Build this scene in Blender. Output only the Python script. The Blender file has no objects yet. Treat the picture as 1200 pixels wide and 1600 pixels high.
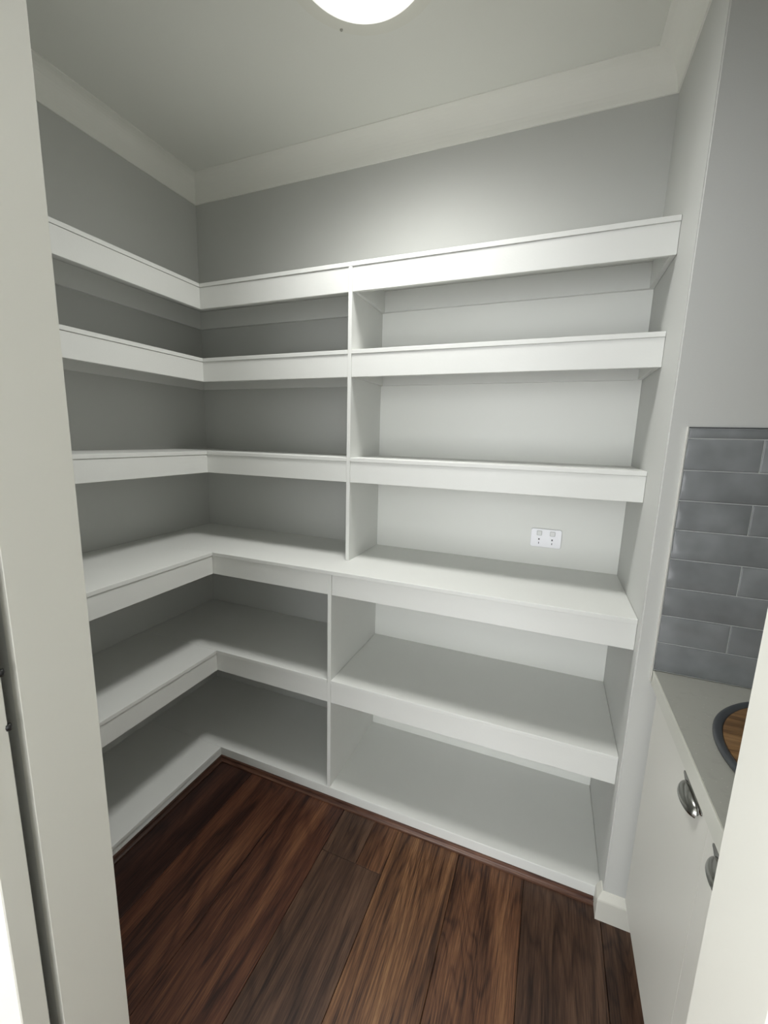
import bpy, bmesh, math, random
from mathutils import Vector, Matrix

# ------------------------------------------------------------------ scale, camera, light, exposure
S = 1.12                                   # survey units -> metres
SC = bpy.context.scene
COL = SC.collection

CAM = (1.5589, -1.6007, 1.3282)
YAW, PITCH, ROLL, FPX, PX, PY = 0.3829, -0.1755, 0.0257, 659.44, 593.2751, 800.6635
cy_, sy_, cp_, sp_ = math.cos(YAW), math.sin(YAW), math.cos(PITCH), math.sin(PITCH)
fwd = Vector((-sy_ * cp_, cy_ * cp_, sp_))
rgt = Vector((cy_, sy_, 0.0))
upv = rgt.cross(fwd)
r2 = rgt * math.cos(ROLL) + upv * math.sin(ROLL)
u2 = -rgt * math.sin(ROLL) + upv * math.cos(ROLL)
cam_data = bpy.data.cameras.new('camera')
cam = bpy.data.objects.new('camera', cam_data)
COL.objects.link(cam)
m = Matrix.Identity(4)
for i in range(3):
    m[i][0], m[i][1], m[i][2] = r2[i], u2[i], -fwd[i]
    m[i][3] = CAM[i] * S
cam.matrix_world = m
cam_data.sensor_fit = 'VERTICAL'
cam_data.sensor_height = 36.0
cam_data.lens = FPX / 1600.0 * 36.0
cam_data.shift_x = (600 - PX) / 1600.0
cam_data.shift_y = (PY - 800) / 1600.0
cam_data.clip_start = 0.02
SC.camera = cam

LAMP_STRENGTH = 81.0
LAMP_FOCUS = 1.8                           # the prismatic diffuser throws more light down than sideways
LAMP_COLOR = (1.0, 1.0, 0.98)
WORLD_STRENGTH = 4.6
EXPOSURE = 0.0
w = bpy.data.worlds.new('world'); SC.world = w
w.use_nodes = True
bg = w.node_tree.nodes['Background']
bg.inputs[0].default_value = (0.96, 0.98, 1.0, 1)
bg.inputs[1].default_value = WORLD_STRENGTH
vs = SC.view_settings
vs.view_transform = 'Standard'; vs.look = 'None'; vs.gamma = 1.0; vs.exposure = EXPOSURE
vs.use_curve_mapping = False

# ------------------------------------------------------------------ materials
def srgb(r, g, b):
    def f(c):
        c /= 255.0
        return c / 12.92 if c <= 0.04045 else ((c + 0.055) / 1.055) ** 2.4
    return (f(r), f(g), f(b), 1.0)

def mat(name, color, rough=0.5, metal=0.0, bump=0.0, bump_scale=200.0, vary=0.0, vary_scale=3.0, spec=0.5):
    mt = bpy.data.materials.new(name); mt.use_nodes = True
    nt = mt.node_tree; b = nt.nodes['Principled BSDF']
    b.inputs['Base Color'].default_value = color
    b.inputs['Roughness'].default_value = rough
    b.inputs['Metallic'].default_value = metal
    b.inputs['Specular IOR Level'].default_value = spec
    tc = nt.nodes.new('ShaderNodeTexCoord')
    if vary:
        n = nt.nodes.new('ShaderNodeTexNoise'); n.inputs['Scale'].default_value = vary_scale
        n.inputs['Detail'].default_value = 4
        nt.links.new(tc.outputs['Object'], n.inputs['Vector'])
        mx = nt.nodes.new('ShaderNodeMix'); mx.data_type = 'RGBA'
        mx.inputs[6].default_value = tuple(c * (1 - vary) for c in color[:3]) + (1,)
        mx.inputs[7].default_value = tuple(min(1, c * (1 + vary)) for c in color[:3]) + (1,)
        nt.links.new(n.outputs['Fac'], mx.inputs[0])
        nt.links.new(mx.outputs[2], b.inputs['Base Color'])
    if bump:
        n = nt.nodes.new('ShaderNodeTexNoise'); n.inputs['Scale'].default_value = bump_scale
        n.inputs['Detail'].default_value = 3
        nt.links.new(tc.outputs['Object'], n.inputs['Vector'])
        bp = nt.nodes.new('ShaderNodeBump'); bp.inputs['Strength'].default_value = bump
        bp.inputs['Distance'].default_value = 0.002
        nt.links.new(n.outputs['Fac'], bp.inputs['Height'])
        nt.links.new(bp.outputs['Normal'], b.inputs['Normal'])
    return mt

M = {}
M['wall'] = mat('grey_wall_paint', srgb(197, 198, 194), 0.6, bump=0.12, bump_scale=260, vary=0.015)
M['ceiling'] = mat('white_ceiling_paint', srgb(230, 231, 224), 0.8, bump=0.08, bump_scale=200)
M['cornice'] = mat('white_cornice_paint', srgb(238, 238, 231), 0.6, bump=0.05)
M['trim'] = mat('cream_enamel_trim', srgb(214, 213, 204), 0.38, bump=0.05, bump_scale=90)
M['white'] = mat('white_painted_board', srgb(223, 224, 220), 0.48, spec=0.32, bump=0.10, bump_scale=160, vary=0.015, vary_scale=8)
M['panel'] = mat('white_back_board', srgb(229, 230, 225), 0.5, bump=0.05)
M['door'] = mat('satin_white_door', srgb(209, 208, 200), 0.4, bump=0.04, bump_scale=60)
M['edge'] = mat('pale_stone_edge', srgb(196, 196, 186), 0.3, bump=0.04)
M['plastic'] = mat('white_plastic', srgb(246, 246, 250), 0.25)
M['switch'] = mat('switch_plastic', srgb(226, 227, 226), 0.3)
M['slot'] = mat('dark_socket_slot', srgb(60, 62, 62), 0.5)
M['groove'] = mat('rocker_surround', srgb(176, 178, 176), 0.5)
M['grout'] = mat('pale_grey_grout', srgb(196, 198, 196), 0.85, bump=0.3, bump_scale=400)
M['alloy'] = mat('satin_aluminium', srgb(225, 225, 218), 0.35, metal=0.3)
M['nickel'] = mat('brushed_nickel', srgb(150, 150, 146), 0.22, metal=1.0, bump=0.05, bump_scale=80)
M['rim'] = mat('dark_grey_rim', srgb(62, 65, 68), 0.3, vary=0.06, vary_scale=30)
M['black'] = mat('black_hardware', srgb(20, 20, 20), 0.4)
M['screw'] = mat('painted_screw', srgb(170, 170, 160), 0.4)
M['rose'] = mat('ceiling_patch_paint', srgb(228, 228, 219), 0.7)

def stone_mat():
    mt = bpy.data.materials.new('speckled_grey_stone'); mt.use_nodes = True
    nt = mt.node_tree; b = nt.nodes['Principled BSDF']; b.inputs['Roughness'].default_value = 0.28
    tc = nt.nodes.new('ShaderNodeTexCoord')
    v = nt.nodes.new('ShaderNodeTexVoronoi'); v.inputs['Scale'].default_value = 90
    r = nt.nodes.new('ShaderNodeValToRGB')
    r.color_ramp.elements[0].position = 0.05; r.color_ramp.elements[0].color = srgb(182, 182, 175)
    r.color_ramp.elements[1].position = 0.12; r.color_ramp.elements[1].color = srgb(158, 158, 150)
    n = nt.nodes.new('ShaderNodeTexNoise'); n.inputs['Scale'].default_value = 60; n.inputs['Detail'].default_value = 6
    r2_ = nt.nodes.new('ShaderNodeValToRGB')
    r2_.color_ramp.elements[0].position = 0.32; r2_.color_ramp.elements[0].color = (0.94, 0.94, 0.94, 1)
    r2_.color_ramp.elements[1].position = 0.42; r2_.color_ramp.elements[1].color = (1, 1, 1, 1)
    mx = nt.nodes.new('ShaderNodeMix'); mx.data_type = 'RGBA'; mx.blend_type = 'MULTIPLY'; mx.inputs[0].default_value = 0.8
    L = nt.links.new
    L(tc.outputs['Object'], v.inputs['Vector']); L(tc.outputs['Object'], n.inputs['Vector'])
    L(v.outputs['Distance'], r.inputs[0]); L(n.outputs['Fac'], r2_.inputs[0])
    L(r.outputs[0], mx.inputs[6]); L(r2_.outputs[0], mx.inputs[7]); L(mx.outputs[2], b.inputs['Base Color'])
    return mt
M['stone'] = stone_mat()

def wood_mat(name, dark, mid, light, scale=1.0, axis='Y', rough=0.36, bias=0.0):
    """Timber with grain along one axis: fine fibres, wide streaks and cathedral figure."""
    mt = bpy.data.materials.new(name); mt.use_nodes = True
    nt = mt.node_tree; b = nt.nodes['Principled BSDF']; L = nt.links.new; N = nt.nodes.new
    tc = N('ShaderNodeTexCoord'); oi = N('ShaderNodeObjectInfo')
    off = N('ShaderNodeVectorMath'); off.operation = 'SCALE'; off.inputs[0].default_value = (7.3, 11.1, 3.7)
    L(oi.outputs['Random'], off.inputs['Scale'])
    add = N('ShaderNodeVectorMath'); add.operation = 'ADD'
    L(tc.outputs['Object'], add.inputs[0]); L(off.outputs[0], add.inputs[1])
    def mp(sx, sy, sz):
        k = N('ShaderNodeMapping'); L(add.outputs[0], k.inputs['Vector'])
        s = (sx, sy, sz) if axis == 'Y' else (sy, sx, sz)
        k.inputs['Scale'].default_value = tuple(q * scale for q in s)
        return k
    def noise(mpn, det=5, rgh=0.6, dist=0.0):
        n = N('ShaderNodeTexNoise'); n.inputs['Scale'].default_value = 1.0
        n.inputs['Detail'].default_value = det; n.inputs['Roughness'].default_value = rgh
        n.inputs['Distortion'].default_value = dist
        L(mpn.outputs[0], n.inputs['Vector']); return n
    streak = noise(mp(17, 1.1, 8), 4, 0.55, 0.9)
    fibre = noise(mp(300, 9.0, 60), 3, 0.75, 0.1)
    field = noise(mp(7.5, 0.85, 4), 2, 0.45, 0.5)
    # growth rings: contour lines of a slow field
    mul = N('ShaderNodeMath'); mul.operation = 'MULTIPLY'; mul.inputs[1].default_value = 95.0; L(field.outputs['Fac'], mul.inputs[0])
    sn = N('ShaderNodeMath'); sn.operation = 'SINE'; L(mul.outputs[0], sn.inputs[0])
    ring = N('ShaderNodeMapRange'); ring.inputs[1].default_value = -1; ring.inputs[2].default_value = 1
    L(sn.outputs[0], ring.inputs[0])
    def comb(a, b_, wa, wb):
        x = N('ShaderNodeMath'); x.operation = 'MULTIPLY'; x.inputs[1].default_value = wa; L(a, x.inputs[0])
        y = N('ShaderNodeMath'); y.operation = 'MULTIPLY_ADD'; y.inputs[1].default_value = wb; L(b_, y.inputs[0]); L(x.outputs[0], y.inputs[2])
        return y.outputs[0]
    f = comb(streak.outputs['Fac'], fibre.outputs['Fac'], 0.50, 0.46)
    pr = N('ShaderNodeMath'); pr.operation = 'POWER'; pr.inputs[1].default_value = 5.0; L(ring.outputs[0], pr.inputs[0])
    f = comb(f, pr.outputs[0], 1.0, -0.065)
    pore = noise(mp(120, 3.0, 30), 2, 0.5, 0.3)
    pm = N('ShaderNodeMapRange'); pm.inputs[1].default_value = 0.60; pm.inputs[2].default_value = 0.72; L(pore.outputs['Fac'], pm.inputs[0])
    f = comb(f, pm.outputs[0], 1.0, -0.09)
    b.inputs['Specular IOR Level'].default_value = 0.38
    r = N('ShaderNodeValToRGB'); e = r.color_ramp.elements
    e[0].position = 0.35 - bias; e[0].color = dark
    e[1].position = 0.66 - bias; e[1].color = light
    k = e.new(0.49 - bias); k.color = mid
    L(f, r.inputs[0]); L(r.outputs[0], b.inputs['Base Color'])
    b.inputs['Roughness'].default_value = rough
    bp = N('ShaderNodeBump'); bp.inputs['Strength'].default_value = 0.25; bp.inputs['Distance'].default_value = 0.0006
    L(fibre.outputs['Fac'], bp.inputs['Height']); L(bp.outputs['Normal'], b.inputs['Normal'])
    return mt
M['wood_mid'] = wood_mat('walnut_brown_plank', srgb(44, 23, 13), srgb(94, 62, 42), srgb(140, 102, 70))
M['wood_red'] = wood_mat('reddish_brown_plank', srgb(36, 18, 12), srgb(78, 46, 32), srgb(118, 80, 54))
M['wood_dark'] = wood_mat('smoky_brown_plank', srgb(34, 20, 13), srgb(70, 49, 37), srgb(104, 79, 61))
M['wood_warm'] = wood_mat('golden_brown_plank', srgb(48, 27, 16), srgb(100, 68, 45), srgb(150, 112, 76))
M['wood_shaded'] = wood_mat('shaded_brown_plank', srgb(22, 11, 9), srgb(48, 28, 22), srgb(78, 50, 38))  # shade beside the left shelving, painted in as a darker plank colour
M['scotia'] = wood_mat('dark_timber_beading', srgb(52, 30, 23), srgb(88, 60, 47), srgb(122, 90, 72), axis='X')
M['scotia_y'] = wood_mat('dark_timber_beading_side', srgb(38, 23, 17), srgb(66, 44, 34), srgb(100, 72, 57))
M['board'] = wood_mat('oiled_acacia', srgb(84, 60, 36), srgb(126, 96, 62), srgb(160, 128, 88), axis='X', rough=0.3)

def tile_mat():
    mt = bpy.data.materials.new('glazed_grey_tile'); mt.use_nodes = True
    nt = mt.node_tree; b = nt.nodes['Principled BSDF']; L = nt.links.new; N = nt.nodes.new
    b.inputs['Roughness'].default_value = 0.18
    tc = N('ShaderNodeTexCoord'); oi = N('ShaderNodeObjectInfo')
    off = N('ShaderNodeVectorMath'); off.operation = 'SCALE'; off.inputs[0].default_value = (5.3, 9.1, 3.7)
    L(oi.outputs['Random'], off.inputs['Scale'])
    add = N('ShaderNodeVectorMath'); add.operation = 'ADD'; L(tc.outputs['Object'], add.inputs[0]); L(off.outputs[0], add.inputs[1])
    n = N('ShaderNodeTexNoise'); n.inputs['Scale'].default_value = 9; n.inputs['Detail'].default_value = 3; L(add.outputs[0], n.inputs['Vector'])
    r = N('ShaderNodeValToRGB'); r.color_ramp.elements[0].position = 0.3; r.color_ramp.elements[0].color = srgb(118, 121, 122)
    r.color_ramp.elements[1].position = 0.72; r.color_ramp.elements[1].color = srgb(142, 145, 147); L(n.outputs['Fac'], r.inputs[0])
    hv = N('ShaderNodeHueSaturation'); mr = N('ShaderNodeMapRange'); mr.inputs[3].default_value = 0.93; mr.inputs[4].default_value = 1.07
    L(oi.outputs['Random'], mr.inputs[0]); L(mr.outputs[0], hv.inputs['Value']); L(r.outputs[0], hv.inputs['Color']); L(hv.outputs[0], b.inputs['Base Color'])
    n2 = N('ShaderNodeTexNoise'); n2.inputs['Scale'].default_value = 15; n2.inputs['Detail'].default_value = 1.5; L(add.outputs[0], n2.inputs['Vector'])
    bp = N('ShaderNodeBump'); bp.inputs['Strength'].default_value = 1.0; bp.inputs['Distance'].default_value = 0.006
    L(n2.outputs['Fac'], bp.inputs['Height']); L(bp.outputs['Normal'], b.inputs['Normal'])
    return mt
M['tile'] = tile_mat()

def emit_mat(name, color, strength, textured=False):
    mt = bpy.data.materials.new(name); mt.use_nodes = True
    nt = mt.node_tree; b = nt.nodes['Principled BSDF']
    b.inputs['Base Color'].default_value = (0.8, 0.8, 0.8, 1)
    b.inputs['Emission Color'].default_value = (*color, 1)
    b.inputs['Emission Strength'].default_value = strength
    if textured:
        tc = nt.nodes.new('ShaderNodeTexCoord'); v = nt.nodes.new('ShaderNodeTexVoronoi'); v.inputs['Scale'].default_value = 70
        nt.links.new(tc.outputs['Object'], v.inputs['Vector'])
        bp = nt.nodes.new('ShaderNodeBump'); bp.inputs['Strength'].default_value = 0.6
        nt.links.new(v.outputs['Distance'], bp.inputs['Height']); nt.links.new(bp.outputs['Normal'], b.inputs['Normal'])
        g = nt.nodes.new('ShaderNodeNewGeometry'); dt = nt.nodes.new('ShaderNodeVectorMath'); dt.operation = 'DOT_PRODUCT'
        dt.inputs[1].default_value = (0, 0, -1); nt.links.new(g.outputs['Incoming'], dt.inputs[0])
        ab = nt.nodes.new('ShaderNodeMath'); ab.operation = 'MAXIMUM'; ab.inputs[1].default_value = 0.0; nt.links.new(dt.outputs['Value'], ab.inputs[0])
        pw = nt.nodes.new('ShaderNodeMath'); pw.operation = 'POWER'; pw.inputs[1].default_value = LAMP_FOCUS; nt.links.new(ab.outputs[0], pw.inputs[0])
        ml = nt.nodes.new('ShaderNodeMath'); ml.operation = 'MULTIPLY'; ml.inputs[1].default_value = strength; nt.links.new(pw.outputs[0], ml.inputs[0])
        nt.links.new(ml.outputs[0], b.inputs['Emission Strength'])
    return mt
M['lens'] = emit_mat('lit_diffuser', LAMP_COLOR, LAMP_STRENGTH, True)
M['lens_ring'] = emit_mat('lit_diffuser_bezel', (1.0, 1.0, 0.93), 0.75)

# ------------------------------------------------------------------ helpers (all coordinates in survey units)
def root_of(o):
    while o.parent: o = o.parent
    return o

def box(bm, x0, x1, y0, y1, z0, z1, bev=0.0):
    vs_ = [bm.verts.new((x, y, z)) for x in (x0, x1) for y in (y0, y1) for z in (z0, z1)]
    idx = [(0, 1, 3, 2), (4, 6, 7, 5), (0, 4, 5, 1), (2, 3, 7, 6), (0, 2, 6, 4), (1, 5, 7, 3)]
    fs = [bm.faces.new([vs_[i] for i in f]) for f in idx]
    if bev:
        es = {e for f in fs for e in f.edges}
        bmesh.ops.bevel(bm, geom=list(es), offset=bev, segments=1, affect='EDGES', profile=0.5)

def extrude_profile(bm, pts, to3, a, b):
    """Closed 2-D profile swept from station a to station b; to3(p, q, s) gives the point."""
    A = [bm.verts.new(to3(p, q, a)) for p, q in pts]
    B = [bm.verts.new(to3(p, q, b)) for p, q in pts]
    n = len(pts)
    for i in range(n):
        bm.faces.new((A[i], A[(i + 1) % n], B[(i + 1) % n], B[i]))
    bm.faces.new(A); bm.faces.new(B[::-1])

def sweep_path(bm, pts, to3, stations):
    """Profile swept through several stations (mitred corners handled by to3)."""
    rings = [[bm.verts.new(to3(p, q, s)) for p, q in pts] for s in stations]
    n = len(pts)
    for A, B in zip(rings, rings[1:]):
        for i in range(n):
            bm.faces.new((A[i], A[(i + 1) % n], B[(i + 1) % n], B[i]))
    bm.faces.new(rings[0]); bm.faces.new(rings[-1][::-1])

def lathe(bm, prof, cx, cy, seg=64):
    """prof: list of (r, z); r == 0 closes."""
    rings = []
    for r, z in prof:
        if r < 1e-6: rings.append([bm.verts.new((cx, cy, z))])
        else: rings.append([bm.verts.new((cx + r * math.cos(2 * math.pi * i / seg), cy + r * math.sin(2 * math.pi * i / seg), z)) for i in range(seg)])
    for A, B in zip(rings, rings[1:]):
        for i in range(seg):
            j = (i + 1) % seg
            if len(A) == 1 and len(B) == 1: continue
            if len(A) == 1: bm.faces.new((A[0], B[i], B[j]))
            elif len(B) == 1: bm.faces.new((A[i], B[0], A[j]))
            else: bm.faces.new((A[i], B[i], B[j], A[j]))

def obj(name, bm, material, parent=None, smooth=False, origin=None, label=None):
    """Link bm as ONE mesh object. Coordinates are survey units in world space."""
    bmesh.ops.recalc_face_normals(bm, faces=bm.faces)
    base = Vector(root_of(parent).location) if parent else Vector((0, 0, 0))
    par_loc = Vector((0, 0, 0))
    if parent:
        p = parent
        while p: par_loc += Vector(p.location); p = p.parent
    o0 = Vector(origin) * S if origin is not None else None
    if o0 is None:
        cs = [v.co for v in bm.verts]
        mn = Vector([min(c[i] for c in cs) for i in range(3)]); mxx = Vector([max(c[i] for c in cs) for i in range(3)])
        o0 = Vector(((mn.x + mxx.x) / 2, (mn.y + mxx.y) / 2, mn.z)) * S
    for v in bm.verts: v.co = v.co * S - o0
    me = bpy.data.meshes.new(name); bm.to_mesh(me); bm.free()
    me.materials.append(material)
    if smooth:
        for p in me.polygons: p.use_smooth = True
    o = bpy.data.objects.new(name, me); COL.objects.link(o)
    o.parent = parent; o.location = o0 - par_loc
    if label: o['label'] = label
    return o

def bx(name, x0, x1, y0, y1, z0, z1, material, parent=None, bev=0.0, label=None):
    bm = bmesh.new(); box(bm, x0, x1, y0, y1, z0, z1, bev)
    return obj(name, bm, material, parent, label=label)

def thing(name, label, cat, loc, group=None):
    o = bpy.data.objects.new(name, None); COL.objects.link(o)
    o.location = Vector(loc) * S; o['label'] = label; o['category'] = cat
    o.empty_display_size = 0.1
    if group: o['group'] = group
    return o

def struct(o, label=None):
    o['kind'] = 'structure'
    if label: o['label'] = label
    return o

# ------------------------------------------------------------------ measured layout
W, D, H = 1.7995, 0.438, 2.40
FY0, FY1 = -1.3135, -1.221                 # front wall faces
OX0, OX1, OZ = 0.95, 1.715, 1.90           # doorway
KX0, KX1, KY = -1.4, 2.40, -4.2            # kitchen extent, bench alcove side wall
T = 0.0135
DUL, DUB, DLL, DLB = 0.2655, 0.271, 0.3987, 0.4045
XU, XL = 0.893, 0.894
Z = {1: .0551, 2: .485, 3: .8849, 4: 1.2566, 5: 1.6142, 6: 1.8837}
HF = {1: .0371, 2: .0869, 3: .0854, 4: .0861, 5: .0876, 6: .0896}

# ------------------------------------------------------------------ room shell
struct(bx('wall_back', -0.1, W + 0.02, 0.0, 0.1, -0.02, H + .02, M['wall']), 'grey painted wall behind the shelving')
struct(bx('wall_left', -0.1, 0.0, FY1, 0.0, -0.02, H + .02, M['wall']), 'grey painted wall behind the left run of shelves')
bm = bmesh.new(); box(bm, W, KX1 + 0.1, -D, 0.1, -0.02, H + .02)
es = [e for e in bm.edges if all(abs(v.co.x - W) < 1e-5 and abs(v.co.y + D) < 1e-5 for v in e.verts)]
bmesh.ops.bevel(bm, geom=es, offset=0.003, segments=3, affect='EDGES')
wall_right = struct(obj('wall_right', bm, M['wall']), 'grey painted return wall at the right of the shelves')
struct(bx('wall_alcove', KX1, KX1 + 0.1, FY1, -D, -0.02, H + .02, M['wall']), 'grey wall at the far end of the bench')
bm = bmesh.new()
box(bm, KX0, OX0 - .001, FY0, FY1, -0.02, H + .02); box(bm, OX1 + .001, KX1 + .1, FY0, FY1, -0.02, H + .02)
box(bm, OX0 - .001, OX1 + .001, FY0, FY1, OZ, H + .02)
struct(obj('wall_front', bm, M['wall']), 'wall with the doorway the picture is taken through')
#struct(bx('wall_kitchen_left', KX0 - 0.1, KX0, KY, FY1, -0.02, H + .02, M['wall']), 'kitchen wall left of the doorway')
struct(bx('wall_light_block', KX1 + 0.1, KX1 + 0.2, KY, FY1, -0.02, H + .02, M['wall']), 'unseen kitchen wall right of the doorway, added to block light')  # out of view; added to keep sky light from coming in on the right
struct(bx('ceiling', KX0 - .1, KX1 + .2, KY, 0.1, H, H + .08, M['ceiling']), 'pale flat plaster ceiling')

# door jamb linings (trim pieces of the opening)
jt = 0.016
struct(bx('trim_1', OX0 - jt, OX0, FY0 - .001, FY1 + .001, 0, OZ + jt, M['trim'], bev=.0005), 'cream painted jamb at the left of the doorway')
struct(bx('trim_2', OX1, OX1 + jt, FY0 - .001, FY1 + .001, 0, OZ + jt, M['trim'], bev=.0005), 'bright cream jamb at the right of the doorway')
struct(bx('trim_3', OX0, OX1, FY0 - .001, FY1 + .001, OZ, OZ + jt, M['trim'], bev=.0012), 'cream head lining of the doorway')

# cove cornice: wall drop .085, ceiling run .07, with a small fillet at each edge
def cove():
    p = [(0, 0), (0, -.085), (.005, -.085), (.006, -.080)]
    for i in range(0, 11):
        a = i / 10 * math.pi / 2
        p.append((.006 + (.060) * (1 - math.cos(a)), -.080 + .076 * math.sin(a)))
    p += [(.0675, -.0035), (.0705, -.0030), (.071, 0)]
    return p
def cornice(name, path, label):
    """path: wall-line points; inward is to the right-hand side of travel, corners mitred."""
    dirs = [Vector((b[0] - a[0], b[1] - a[1])).normalized() for a, b in zip(path, path[1:])]
    def nrm(d): return Vector((d.y, -d.x))
    offs = []
    for i in range(len(path)):
        if i == 0: offs.append(nrm(dirs[0]))
        elif i == len(path) - 1: offs.append(nrm(dirs[-1]))
        else:
            a, b = nrm(dirs[i - 1]), nrm(dirs[i]); s = a + b
            offs.append(s / (1 + a.dot(b)))
    bm = bmesh.new()
    sweep_path(bm, cove(), lambda p, q, s: (path[s][0] + offs[s].x * p, path[s][1] + offs[s].y * p, H + q), range(len(path)))
    return struct(obj(name, bm, M['cornice']), label)
# travel so that the room lies to the right
cornice('trim_4', [(0, FY1), (0, 0), (W, 0), (W, -D), (KX1, -D), (KX1, FY1)], 'white cove cornice between walls and ceiling')

# ------------------------------------------------------------------ floor: long boards running away from the doorway
floor = struct(bx('floor', KX0 - .1, KX1 + .2, KY, 0.1, -0.04, -0.0095, M['rim']), 'dark brown timber floor of wide boards')
def plank(x0, x1, y0, y1, m_):
    g = 0.0006
    bm = bmesh.new(); box(bm, x0 + g, x1 - g, y0 + g, y1 - g, -0.0094, 0.0, 0)
    es = [e for e in bm.edges if all(abs(v.co.z) < 1e-6 for v in e.verts)]
    bmesh.ops.bevel(bm, geom=es, offset=0.0011, segments=1, affect='EDGES')
    return obj('plank', bm, m_, floor)
XB = [.359, .565, .770, .975, 1.183, 1.392, 1.592, 1.80, 2.0]
YB = -0.37
cuts = {0: [(-1.02, 'wood_shaded'), (-2.1, 'wood_mid'), (KY, 'wood_red')],
        1: [(-1.55, 'wood_red'), (KY, 'wood_mid')],
        2: [(-1.30, 'wood_red'), (-2.5, 'wood_mid'), (KY, 'wood_dark')],
        4: [(-1.7, 'wood_warm'), (KY, 'wood_dark')],
        5: [(-1.9, 'wood_mid'), (KY, 'wood_red')],
        6: [(-1.5, 'wood_dark'), (KY, 'wood_warm')],
        7: [(-1.4, 'wood_dark'), (KY, 'wood_mid')]}
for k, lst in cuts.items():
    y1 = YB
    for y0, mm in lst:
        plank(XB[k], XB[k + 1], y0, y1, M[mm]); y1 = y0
plank(.975, 1.096, -.580, YB, M['wood_dark']); plank(1.096, 1.183, -.580, YB, M['wood_mid'])
plank(.975, 1.183, -1.75, -.580, M['wood_dark']); plank(.975, 1.183, KY, -1.75, M['wood_mid'])
rnd = random.Random(4)
for x0, x1 in [(-1.4, -1.19), (-1.19, -.98), (-.98, -.77), (-.77, -.56), (-.56, -.35), (-.35, -.14), (-.14, .07), (.07, .215), (.215, .359), (2.0, 2.2), (2.2, 2.4)]:
    y1 = FY0 if x0 < 1 else YB - .06
    for y0 in (-2.2 - rnd.random() * .6, KY):
        plank(x0, x1, y0, y1, M[rnd.choice(['wood_mid', 'wood_red', 'wood_dark', 'wood_warm'])]); y1 = y0

# timber beading along the plinth
def bead_profile():
    p = [(0, 0), (.017, 0), (.017, .003)]
    for i in range(0, 6):
        a = i / 5 * math.pi / 2
        p.append((.017 - .010 * math.sin(a), .004 + .009 * (1 - math.cos(a))))
    p += [(.006, .0165), (0, .0175)]
    return p
BF = DLB - .003; BL = DLL - .003
bm = bmesh.new()
def bead_back(p, q, s):
    x = BL + p if s == 0 else 1.784
    return (x, -BF - p, q)
sweep_path(bm, bead_profile(), bead_back, (0, 1))
struct(obj('trim_5', bm, M['scotia']), 'dark timber beading along the foot of the back shelving')
bm = bmesh.new()
sweep_path(bm, bead_profile(), lambda p, q, s: (BL + p, -BF - p if s == 0 else FY1, q), (0, 1))
struct(obj('trim_6', bm, M['scotia_y']), 'dark timber beading along the foot of the left shelving')

# skirting round the end of the return wall
def skirt_profile():
    return [(0, 0), (.0145, 0), (.0145, .064), (.0135, .068), (.006, .082), (.004, .086), (0, .087)]
bm = bmesh.new()
def skirt(p, q, s):
    if s == 0: return (W - p, -DLB - .004, q)
    if s == 1: return (W - p, -D - p, q)
    return (1.905, -D - p, q)
sweep_path(bm, skirt_profile(), skirt, (0, 1, 2))
struct(obj('baseboard_right', bm, M['trim']), 'short white skirting wrapping the end of the return wall')

# ------------------------------------------------------------------ shelving
FR, FT = 0.0028, 0.0135        # fascia set back under the board lip, fascia thickness
def board_bm(rects, z1, bev=.0009):
    bm = bmesh.new()
    for x0, x1, y0, y1 in rects: box(bm, x0, x1, y0, y1, z1 - T, z1, bev)
    return bm

def fascia_back(par, i, depth, x0, x1):
    return bx('fascia', x0, x1, -depth + FR, -depth + FR + FT, Z[i] - HF[i], Z[i] - T - .0003, M['white'], par, .0008)
def fascia_left(par, i, depth, y0, y1):
    return bx('fascia', depth - FR - FT, depth - FR, y0, y1, Z[i] - HF[i], Z[i] - T - .0003, M['white'], par, .0008)
def cleat(par, x0, x1, y0, y1, i):
    return bx('cleat', x0, x1, y0, y1, Z[i] - HF[i] + .001, Z[i] - T - .0003, M['white'], par, .0006)

E_ = .0006
def left_corner_shelf(par, i, dl, db, xr, name='shelf'):
    """Back run from the left wall to the divider and the leg along the left wall."""
    a = obj(name, board_bm([(E_, xr, -db, -E_)], Z[i]), M['white'], par)
    fascia_back(a, i, db, dl - FR - FT, xr)
    cleat(a, E_ + T, xr, -T - E_, -E_, i)
    b = obj(name, board_bm([(E_, dl, FY1 + E_, -db - .0004)], Z[i]), M['white'], par)
    fascia_left(b, i, dl, FY1 + E_, -db + FR)
    cleat(b, E_, E_ + T, FY1 + E_, -E_ - .0003, i)
    return a, b
def bay_shelf(par, i, db, xl, xr=W - E_):
    a = obj('shelf', board_bm([(xl, xr, -db, -.0035)], Z[i]), M['white'], par)
    fascia_back(a, i, db, xl, xr)
    cleat(a, xl + T, xr - T, -.0035 - T, -.0035, i)
    cleat(a, xl, xl + T, -db + FR + FT + .0003, -.0035, i)
    cleat(a, xr - T, xr, -db + FR + FT + .0003, -.0035, i)
    return a

upper = thing('wall_shelving', 'white painted L-shaped shelving above the worktop, three tiers split by one upright', 'shelving', (0.9, -.13, Z[3]))
bx('divider', XU, XU + T, -DUB, -.0005, Z[3] + .0003, Z[6] - T - .0003, M['white'], upper, .0007)
bx('back_panel', XU + T + .0003, W - E_, -.0033, -.0005, Z[3] + .0003, Z[6] - T - .0003, M['panel'], upper,
   label='smooth white back panel behind the right bay')
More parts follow.
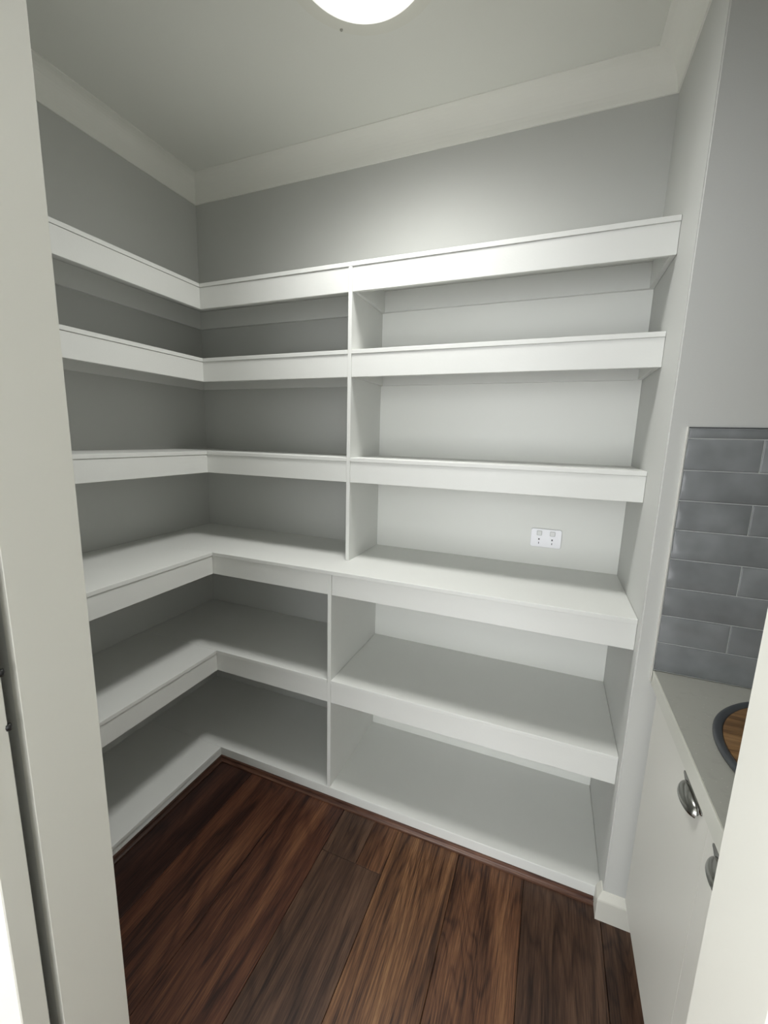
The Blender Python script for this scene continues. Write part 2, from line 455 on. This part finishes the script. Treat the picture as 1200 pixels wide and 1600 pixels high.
# top tier: one long board over both bays
top = obj('shelf', board_bm([(E_, W - E_, -DUB, -E_)], Z[6]), M['white'], upper, label='long top board running over the upright')
fascia_back(top, 6, DUB, DUL - FR - FT, XU - .0003)
fascia_back(top, 6, DUB, XU + T + .0003, W - E_)
cleat(top, E_ + T, XU - .0003, -T - E_, -E_, 6)
cleat(top, XU + 2 * T, W - E_ - T, -.0035 - T, -.0035, 6)
cleat(top, XU + T + .0003, XU + 2 * T, -DUB + .017, -.0035, 6)
cleat(top, W - E_ - T, W - E_, -DUB + .017, -.0035, 6)
b = obj('shelf', board_bm([(E_, DUL, FY1 + E_, -DUB - .0004)], Z[6]), M['white'], upper)
fascia_left(b, 6, DUL, FY1 + E_, -DUB + FR)
cleat(b, E_, E_ + T, FY1 + E_, -E_ - .0003, 6)
for i in (5, 4):
    left_corner_shelf(upper, i, DUL, DUB, XU - .0003)
    bay_shelf(upper, i, DUB, XU + T + .0003)

# worktop: continuous L-shaped deep board
wt = thing('worktop', 'deep white L-shaped worktop shelf at bench height under the upper shelves', 'worktop', (0.9, -.2, Z[3] - HF[3]))
a = obj('board', board_bm([(E_, W - E_, -DLB, -E_)], Z[3]), M['white'], wt)
fascia_back(a, 3, DLB, DLL - FR - FT, XL - .0003)
fascia_back(a, 3, DLB, XL + T + .0012, W - E_)
cleat(a, E_ + T, XL - .0003, -T - E_, -E_, 3)
cleat(a, XL + 2 * T, W - E_ - T, -.0035 - T, -.0035, 3)
cleat(a, W - E_ - T, W - E_, -DLB + .017, -.0035, 3)
b = obj('board', board_bm([(E_, DLL, FY1 + E_, -DLB - .0004)], Z[3]), M['white'], wt)
fascia_left(b, 3, DLL, FY1 + E_, -DLB + FR)
cleat(b, E_, E_ + T, FY1 + E_, -E_ - .0003, 3)

# lower unit
low = thing('base_shelving', 'white L-shaped low shelving below the worktop, two deep tiers on a plinth', 'shelving', (0.9, -.2, 0))
bx('divider', XL, XL + T, -DLB + .001, -.0005, Z[1] + .0003, Z[3] - T - .0004, M['white'], low, .0007)
bx('back_panel', XL + T + .0003, W - E_, -.0033, -.0005, Z[1] + .0003, Z[3] - T - .0004, M['panel'], low,
   label='smooth white back panel behind the right bay')
left_corner_shelf(low, 2, DLL, DLB, XL - .0003)
bay_shelf(low, 2, DLB, XL + T + .0003)
a = obj('shelf', board_bm([(E_, W - E_, -DLB, -E_)], Z[1]), M['white'], low, label='bottom board on the plinth')
b = obj('shelf', board_bm([(E_, DLL, FY1 + E_, -DLB - .0004)], Z[1]), M['white'], low, label='bottom board of the left leg on its plinth')
bx('plinth', DLL - FR - FT, W - E_, -DLB + FR, -DLB + FR + FT, .0, Z[1] - T - .0003, M['white'], low, .0008)
bx('plinth', DLL - FR - FT, DLL - FR, FY1 + E_, -DLB + FR, .0, Z[1] - T - .0003, M['white'], low, .0008)

# ------------------------------------------------------------------ double power point on the back panel
def rounded_plate(bm, cx, cz, w_, h_, r, y_front, y_back, soft=.0015, seg=5):
    def ring(inset, y):
        pts = []
        for sx, sz, a0 in ((1, 1, 0), (-1, 1, 90), (-1, -1, 180), (1, -1, 270)):
            for k in range(seg + 1):
                a = math.radians(a0 + 90 * k / seg)
                rr = max(r - inset, .0002)
                pts.append((cx + sx * (w_ / 2 - r) + rr * math.cos(a), y, cz + sz * (h_ / 2 - r) + rr * math.sin(a)))
        return [bm.verts.new(p) for p in pts]
    R = [ring(0, y_back), ring(0, y_front + soft), ring(soft * .35, y_front + soft * .3), ring(soft, y_front)]
    n = len(R[0])
    for A, B in zip(R, R[1:]):
        for i in range(n): bm.faces.new((A[i], A[(i + 1) % n], B[(i + 1) % n], B[i]))
    bm.faces.new(R[0]); bm.faces.new(R[-1][::-1])
GX, GZ, GW, GH = 1.5620, .9880, .1020, .0665
gp = thing('power_point', 'white double power point with two switches on the back panel above the worktop', 'power point', (GX, -.0035, GZ - GH / 2))
bm = bmesh.new(); rounded_plate(bm, GX, GZ, GW, GH, .007, -.0125, -.0036)
obj('faceplate', bm, M['plastic'], gp)
for fx in (.275, .705):
    x = GX - GW / 2 + GW * fx
    bm = bmesh.new(); rounded_plate(bm, x, GZ + .0178, .0175, .0175, .003, -.0128, -.0120, .0002)
    fr = obj('switch_surround', bm, M['groove'], gp)
    bm = bmesh.new(); rounded_plate(bm, x, GZ + .0178, .0150, .0150, .0024, -.0142, -.0120, .0008)
    obj('switch', bm, M['switch'], fr)
    for dx, dz, ang, ln in ((-.0072, -.0045, 36, .0070), (.0072, -.0045, -36, .0070), (0, -.0180, 0, .0070)):
        bm = bmesh.new(); box(bm, -.0011, .0011, -.01285, -.0120, -ln / 2, ln / 2)
        bmesh.ops.rotate(bm, verts=bm.verts, cent=(0, 0, 0), matrix=Matrix.Rotation(math.radians(ang), 3, 'Y'))
        bmesh.ops.translate(bm, verts=bm.verts, vec=(x, 0, GZ + dz))
        obj('socket_slot', bm, M['slot'], gp)

# ------------------------------------------------------------------ ceiling light
LX, LY, LR = 1.058, -.560, .160
cl = thing('ceiling_light', 'round glowing white ceiling light with a white bezel', 'light', (LX, LY, H))
bm = bmesh.new(); lathe(bm, [(.199, H), (.1985, H - .0012), (.150, H - .0016), (.150, H)], LX, LY, 96)
obj('mounting_ring', bm, M['rose'], cl, label='wide flat painted ring round the light')
bm = bmesh.new(); lathe(bm, [(LR, H - .0016), (LR, H - .006), (LR - .004, H - .010), (LR - .012, H - .011), (LR - .015, H - .008), (LR - .015, H - .0016)], LX, LY, 96)
obj('bezel', bm, M['lens_ring'], cl, smooth=True)
bm = bmesh.new()
R_ = LR - .0155
prof = [(R_, H - .002), (R_, H - .008)] + [(R_ * math.cos(a), H - .008 - .006 * math.sin(a)) for a in [math.radians(15 * k) for k in range(1, 6)]] + [(0, H - .014)]
lathe(bm, prof, LX, LY, 96)
obj('diffuser', bm, M['lens'], cl, smooth=True)
bm = bmesh.new(); lathe(bm, [(0, H - .0045), (.0025, H - .0040), (.0040, H - .0022), (.0042, H - .0010)], .934, -.412, 16)
obj('screw', bm, M['screw'], cl, smooth=True)

# ------------------------------------------------------------------ tiled splashback (pieces of the return wall)
TX0, TY = 1.8375, -D
bx('grout', TX0 - .001, KX1 - .001, TY - .0045, TY - .0002, .776, 1.3665, M['grout'], wall_right, label='pale grout bed behind the grey tiles')
rows = [1.3665, 1.3440, 1.2725, 1.2025, 1.1330, 1.0630, .9920, .9210, .8510, .7770]
tr = random.Random(11)
for k in range(len(rows) - 1):
    z1, z0 = rows[k] - .0011, rows[k + 1] + .0011
    full = .279
    xs = [TX0]
    x = 1.975 if k % 2 == 1 else TX0 + full
    while x < KX1 - .02: xs.append(x); x += full
    xs.append(KX1 - .002)
    for a, b in zip(xs, xs[1:]):
        bm = bmesh.new()
        a_, b_ = a + .0011, b - .0011
        n = 6
        # softly pillowed handmade face
        US = [0, .006, .2, .4, .6, .8, .994, 1]; VS = [0, .045, .35, .65, .955, 1]; nx, nz = 7, 5
        g = [[None] * (nz + 1) for _ in range(nx + 1)]
        ph = tr.random() * 6
        for i in range(nx + 1):
            for j in range(nz + 1):
                u, v = US[i], VS[j]
                edge = min(min(u, 1 - u) * (b_ - a_), min(v, 1 - v) * (z1 - z0))
                d = .0010 * min(1, edge / .002) + .0007 * math.sin(3.1 * u + ph) * math.cos(2.3 * v + ph) * min(1, edge / .004)
                g[i][j] = bm.verts.new((a_ + (b_ - a_) * u, TY - .0060 - d, z0 + (z1 - z0) * v))
        for i in range(nx):
            for j in range(nz): bm.faces.new((g[i][j], g[i + 1][j], g[i + 1][j + 1], g[i][j + 1]))
        rim = [g[i][0] for i in range(nx + 1)] + [g[nx][j] for j in range(1, nz + 1)] + [g[i][nz] for i in range(nx - 1, -1, -1)] + [g[0][j] for j in range(nz - 1, 0, -1)]
        back = [bm.verts.new((v.co.x, TY - .0044, v.co.z)) for v in rim]
        for i in range(len(rim)):
            j = (i + 1) % len(rim); bm.faces.new((rim[i], rim[j], back[j], back[i]))
        o = obj('tile', bm, M['tile'], wall_right, smooth=False)
        for p in o.data.polygons: p.use_smooth = abs(p.normal.y) > .5
bm = bmesh.new(); box(bm, 1.8335, 1.8362, TY - .0085, TY - .0002, .7450, 1.3700, .0005)
obj('tile_edge_strip', bm, M['alloy'], wall_right, label='thin white metal edge trim beside the tiles')
bm = bmesh.new(); box(bm, 1.8366, KX1 - .002, TY - .0080, TY - .0002, 1.3668, 1.3690, .0004)  # dark strip stands in for the shadow on the top tile edge
obj('tile_edge_strip', bm, M['rim'], wall_right, label='thin dark strip painted in as the shadow line along the top of the tiles')

# ------------------------------------------------------------------ bench
BZ, BTH, BX0 = .7750, .038, 1.8370
bt = thing('benchtop', 'grey speckled stone benchtop with a pale front edge below the grey tiles', 'benchtop', (2.1, -.83, BZ - BTH))
bx('slab', BX0 + .0035, KX1 - .001, FY1 + .001, -D - .001, BZ - BTH + .001, BZ, M['stone'], bt, .0008)
bx('front_edge', BX0, BX0 + .0034, FY1 + .001, -D - .001, BZ - BTH, BZ + .0002, M['edge'], bt, .0006, label='pale front edge')

cb = thing('base_cabinet', 'white base cabinet with two flat doors and cup pulls under the grey benchtop', 'cabinet', (2.1, -.83, 0))
CX = 1.850
cz1 = BZ - BTH - .0006
bx('carcass', CX + .0165, KX1 - .002, FY1 + .001, -D - .0165, .10, cz1, M['white'], cb)
bx('kickboard', 1.908, 1.920, FY1 + .001, -D - .0165, 0, .0995, M['door'], cb)
YD = [-D - .0165, -.8415, FY1 + .002]
def cup_pull(par, yc, zt):
    h = obj('cup_pull', pull_bm(yc, zt), M['nickel'], par, smooth=True, label='brushed nickel cup pull')
    return h
def pull_bm(yc, zt):
    bm = bmesh.new()
    a, d, hh = .041, .0185, .0235
    zb = zt - hh
    nu, nv = 22, 9
    for k, th in ((0, 0.0), (1, .0016)):
        g = [[bm.verts.new((CX - .0012 - (d - th) * math.sin(math.pi * i / nu) ** .8 * math.cos(math.pi / 2 * j / nv),
                            yc + (a - th) * math.cos(math.pi * i / nu),
                            zb + (hh - th) * math.sin(math.pi * i / nu) ** .6 * math.sin(math.pi / 2 * j / nv)))
              for j in range(nv + 1)] for i in range(1, nu)]
        for i in range(len(g) - 1):
            for j in range(nv):
                f = (g[i][j], g[i + 1][j], g[i + 1][j + 1], g[i][j + 1])
                bm.faces.new(f if k == 0 else f[::-1])
        if k == 0: outer = g
        else:
            for i in range(len(g) - 1):
                bm.faces.new((outer[i][0], outer[i + 1][0], g[i + 1][0], g[i][0]))
    # flat flange: straight along the top with a rounded tab at each end, curved below
    tab = [(yc + .0490 + .0040 * math.cos(t_), zt - .0035 + .0040 * math.sin(t_)) for t_ in [math.radians(-90 + 22.5 * i) for i in range(9)]]
    tab2 = [(2 * yc - y, z) for y, z in tab][::-1]
    low_ = [(yc - .0425 * math.cos(t_), zt - .0078 - .0155 * math.sin(t_) ** .7) for t_ in [math.pi * i / 12 for i in range(1, 12)]]
    loop = tab + tab2 + low_
    f0 = [bm.verts.new((CX - .0018, y, z)) for y, z in loop]
    f1 = [bm.verts.new((CX - .0001, y, z)) for y, z in loop]
    n = len(loop)
    for i in range(n): bm.faces.new((f0[i], f0[(i + 1) % n], f1[(i + 1) % n], f1[i]))
    bm.faces.new(f0); bm.faces.new(f1[::-1])
    return bm
for k in range(2):
    dd = bx('door', CX, CX + .016, YD[k + 1] + .0003, YD[k] - .0003, .100, cz1 - .002, M['door'], cb, .0002)
    cup_pull(dd, (-.7605, -.9225)[k], .7105)

# ------------------------------------------------------------------ round tray on the bench
TC = (2.123, -.722); TR = .2345; ZB = BZ + .0003
ty = thing('round_tray', 'round wooden tray with a dark grey raised rim lying on the grey benchtop', 'tray', (TC[0], TC[1], ZB))
bm = bmesh.new()
lathe(bm, [(TR - .040, ZB), (TR - .006, ZB), (TR - .0005, ZB + .003), (TR, ZB + .007), (TR - .003, ZB + .0105), (TR - .008, ZB + .0110), (TR - .011, ZB + .0095),
           (TR - .014, ZB + .0085), (TR - .0155, ZB + .0070), (TR - .0160, ZB + .0035), (TR - .040, ZB + .0030), (TR - .040, ZB)], *TC, 96)
obj('rim', bm, M['rim'], ty, smooth=True, label='dark grey rounded rim')
# wooden face glued up from staves, each clipped to the disc
RB = TR - .0165
ns = 7
for k in range(ns):
    ya, yb = -RB + 2 * RB * k / ns + .0002, -RB + 2 * RB * (k + 1) / ns - .0002
    ring = []
    m_ = 10
    for i in range(m_ + 1):
        y = ya + (yb - ya) * i / m_; ring.append((math.sqrt(max(RB * RB - y * y, 0)), y))
    for i in range(m_, -1, -1):
        y = ya + (yb - ya) * i / m_; ring.append((-math.sqrt(max(RB * RB - y * y, 0)), y))
    dd_ = []
    for p in ring:
        if not dd_ or (abs(p[0] - dd_[-1][0]) + abs(p[1] - dd_[-1][1])) > 1e-6: dd_.append(p)
    ca, sa = math.cos(-.12), math.sin(-.12)
    P = [(TC[0] + x * ca - y * sa, TC[1] + x * sa + y * ca) for x, y in dd_]
    bm = bmesh.new()
    A = [bm.verts.new((x, y, ZB + .0032)) for x, y in P]; B = [bm.verts.new((x, y, ZB + .0072)) for x, y in P]
    n = len(P)
    for i in range(n): bm.faces.new((A[i], A[(i + 1) % n], B[(i + 1) % n], B[i]))
    bm.faces.new(A[::-1]); bm.faces.new(B)
    obj('stave', bm, M['board'], ty)

# ------------------------------------------------------------------ sliding door parked left of the doorway (kitchen side)
DY0, DY1 = -1.3625, -1.3310
dr = bpy.data.objects.new('door_1', None); COL.objects.link(dr); dr.location = Vector((.5, -1.346, 0)) * S
struct(dr, 'cream sliding door parked just left of the doorway, seen edge on')
bx('panel', .12, .950, DY0, DY1, .008, 1.93, M['trim'], dr, .0015)
for zz in (.954, 1.029):
    bm = bmesh.new(); lathe(bm, [(0, zz - .004), (.0032, zz - .004), (.004, zz), (.0032, zz + .004), (0, zz + .004)], .9490, DY1 + .0005, 16)
    obj('stop_pin', bm, M['black'], dr, smooth=True, label='small black pin on the door edge')
bx('track', -.75, 1.75, -1.372, -1.3145, 1.955, 1.985, M['trim'], dr, .001)
bx('hanger', .25, .28, -1.352, -1.340, 1.93, 1.9545, M['alloy'], dr)
bx('hanger', .80, .83, -1.352, -1.340, 1.93, 1.9545, M['alloy'], dr)
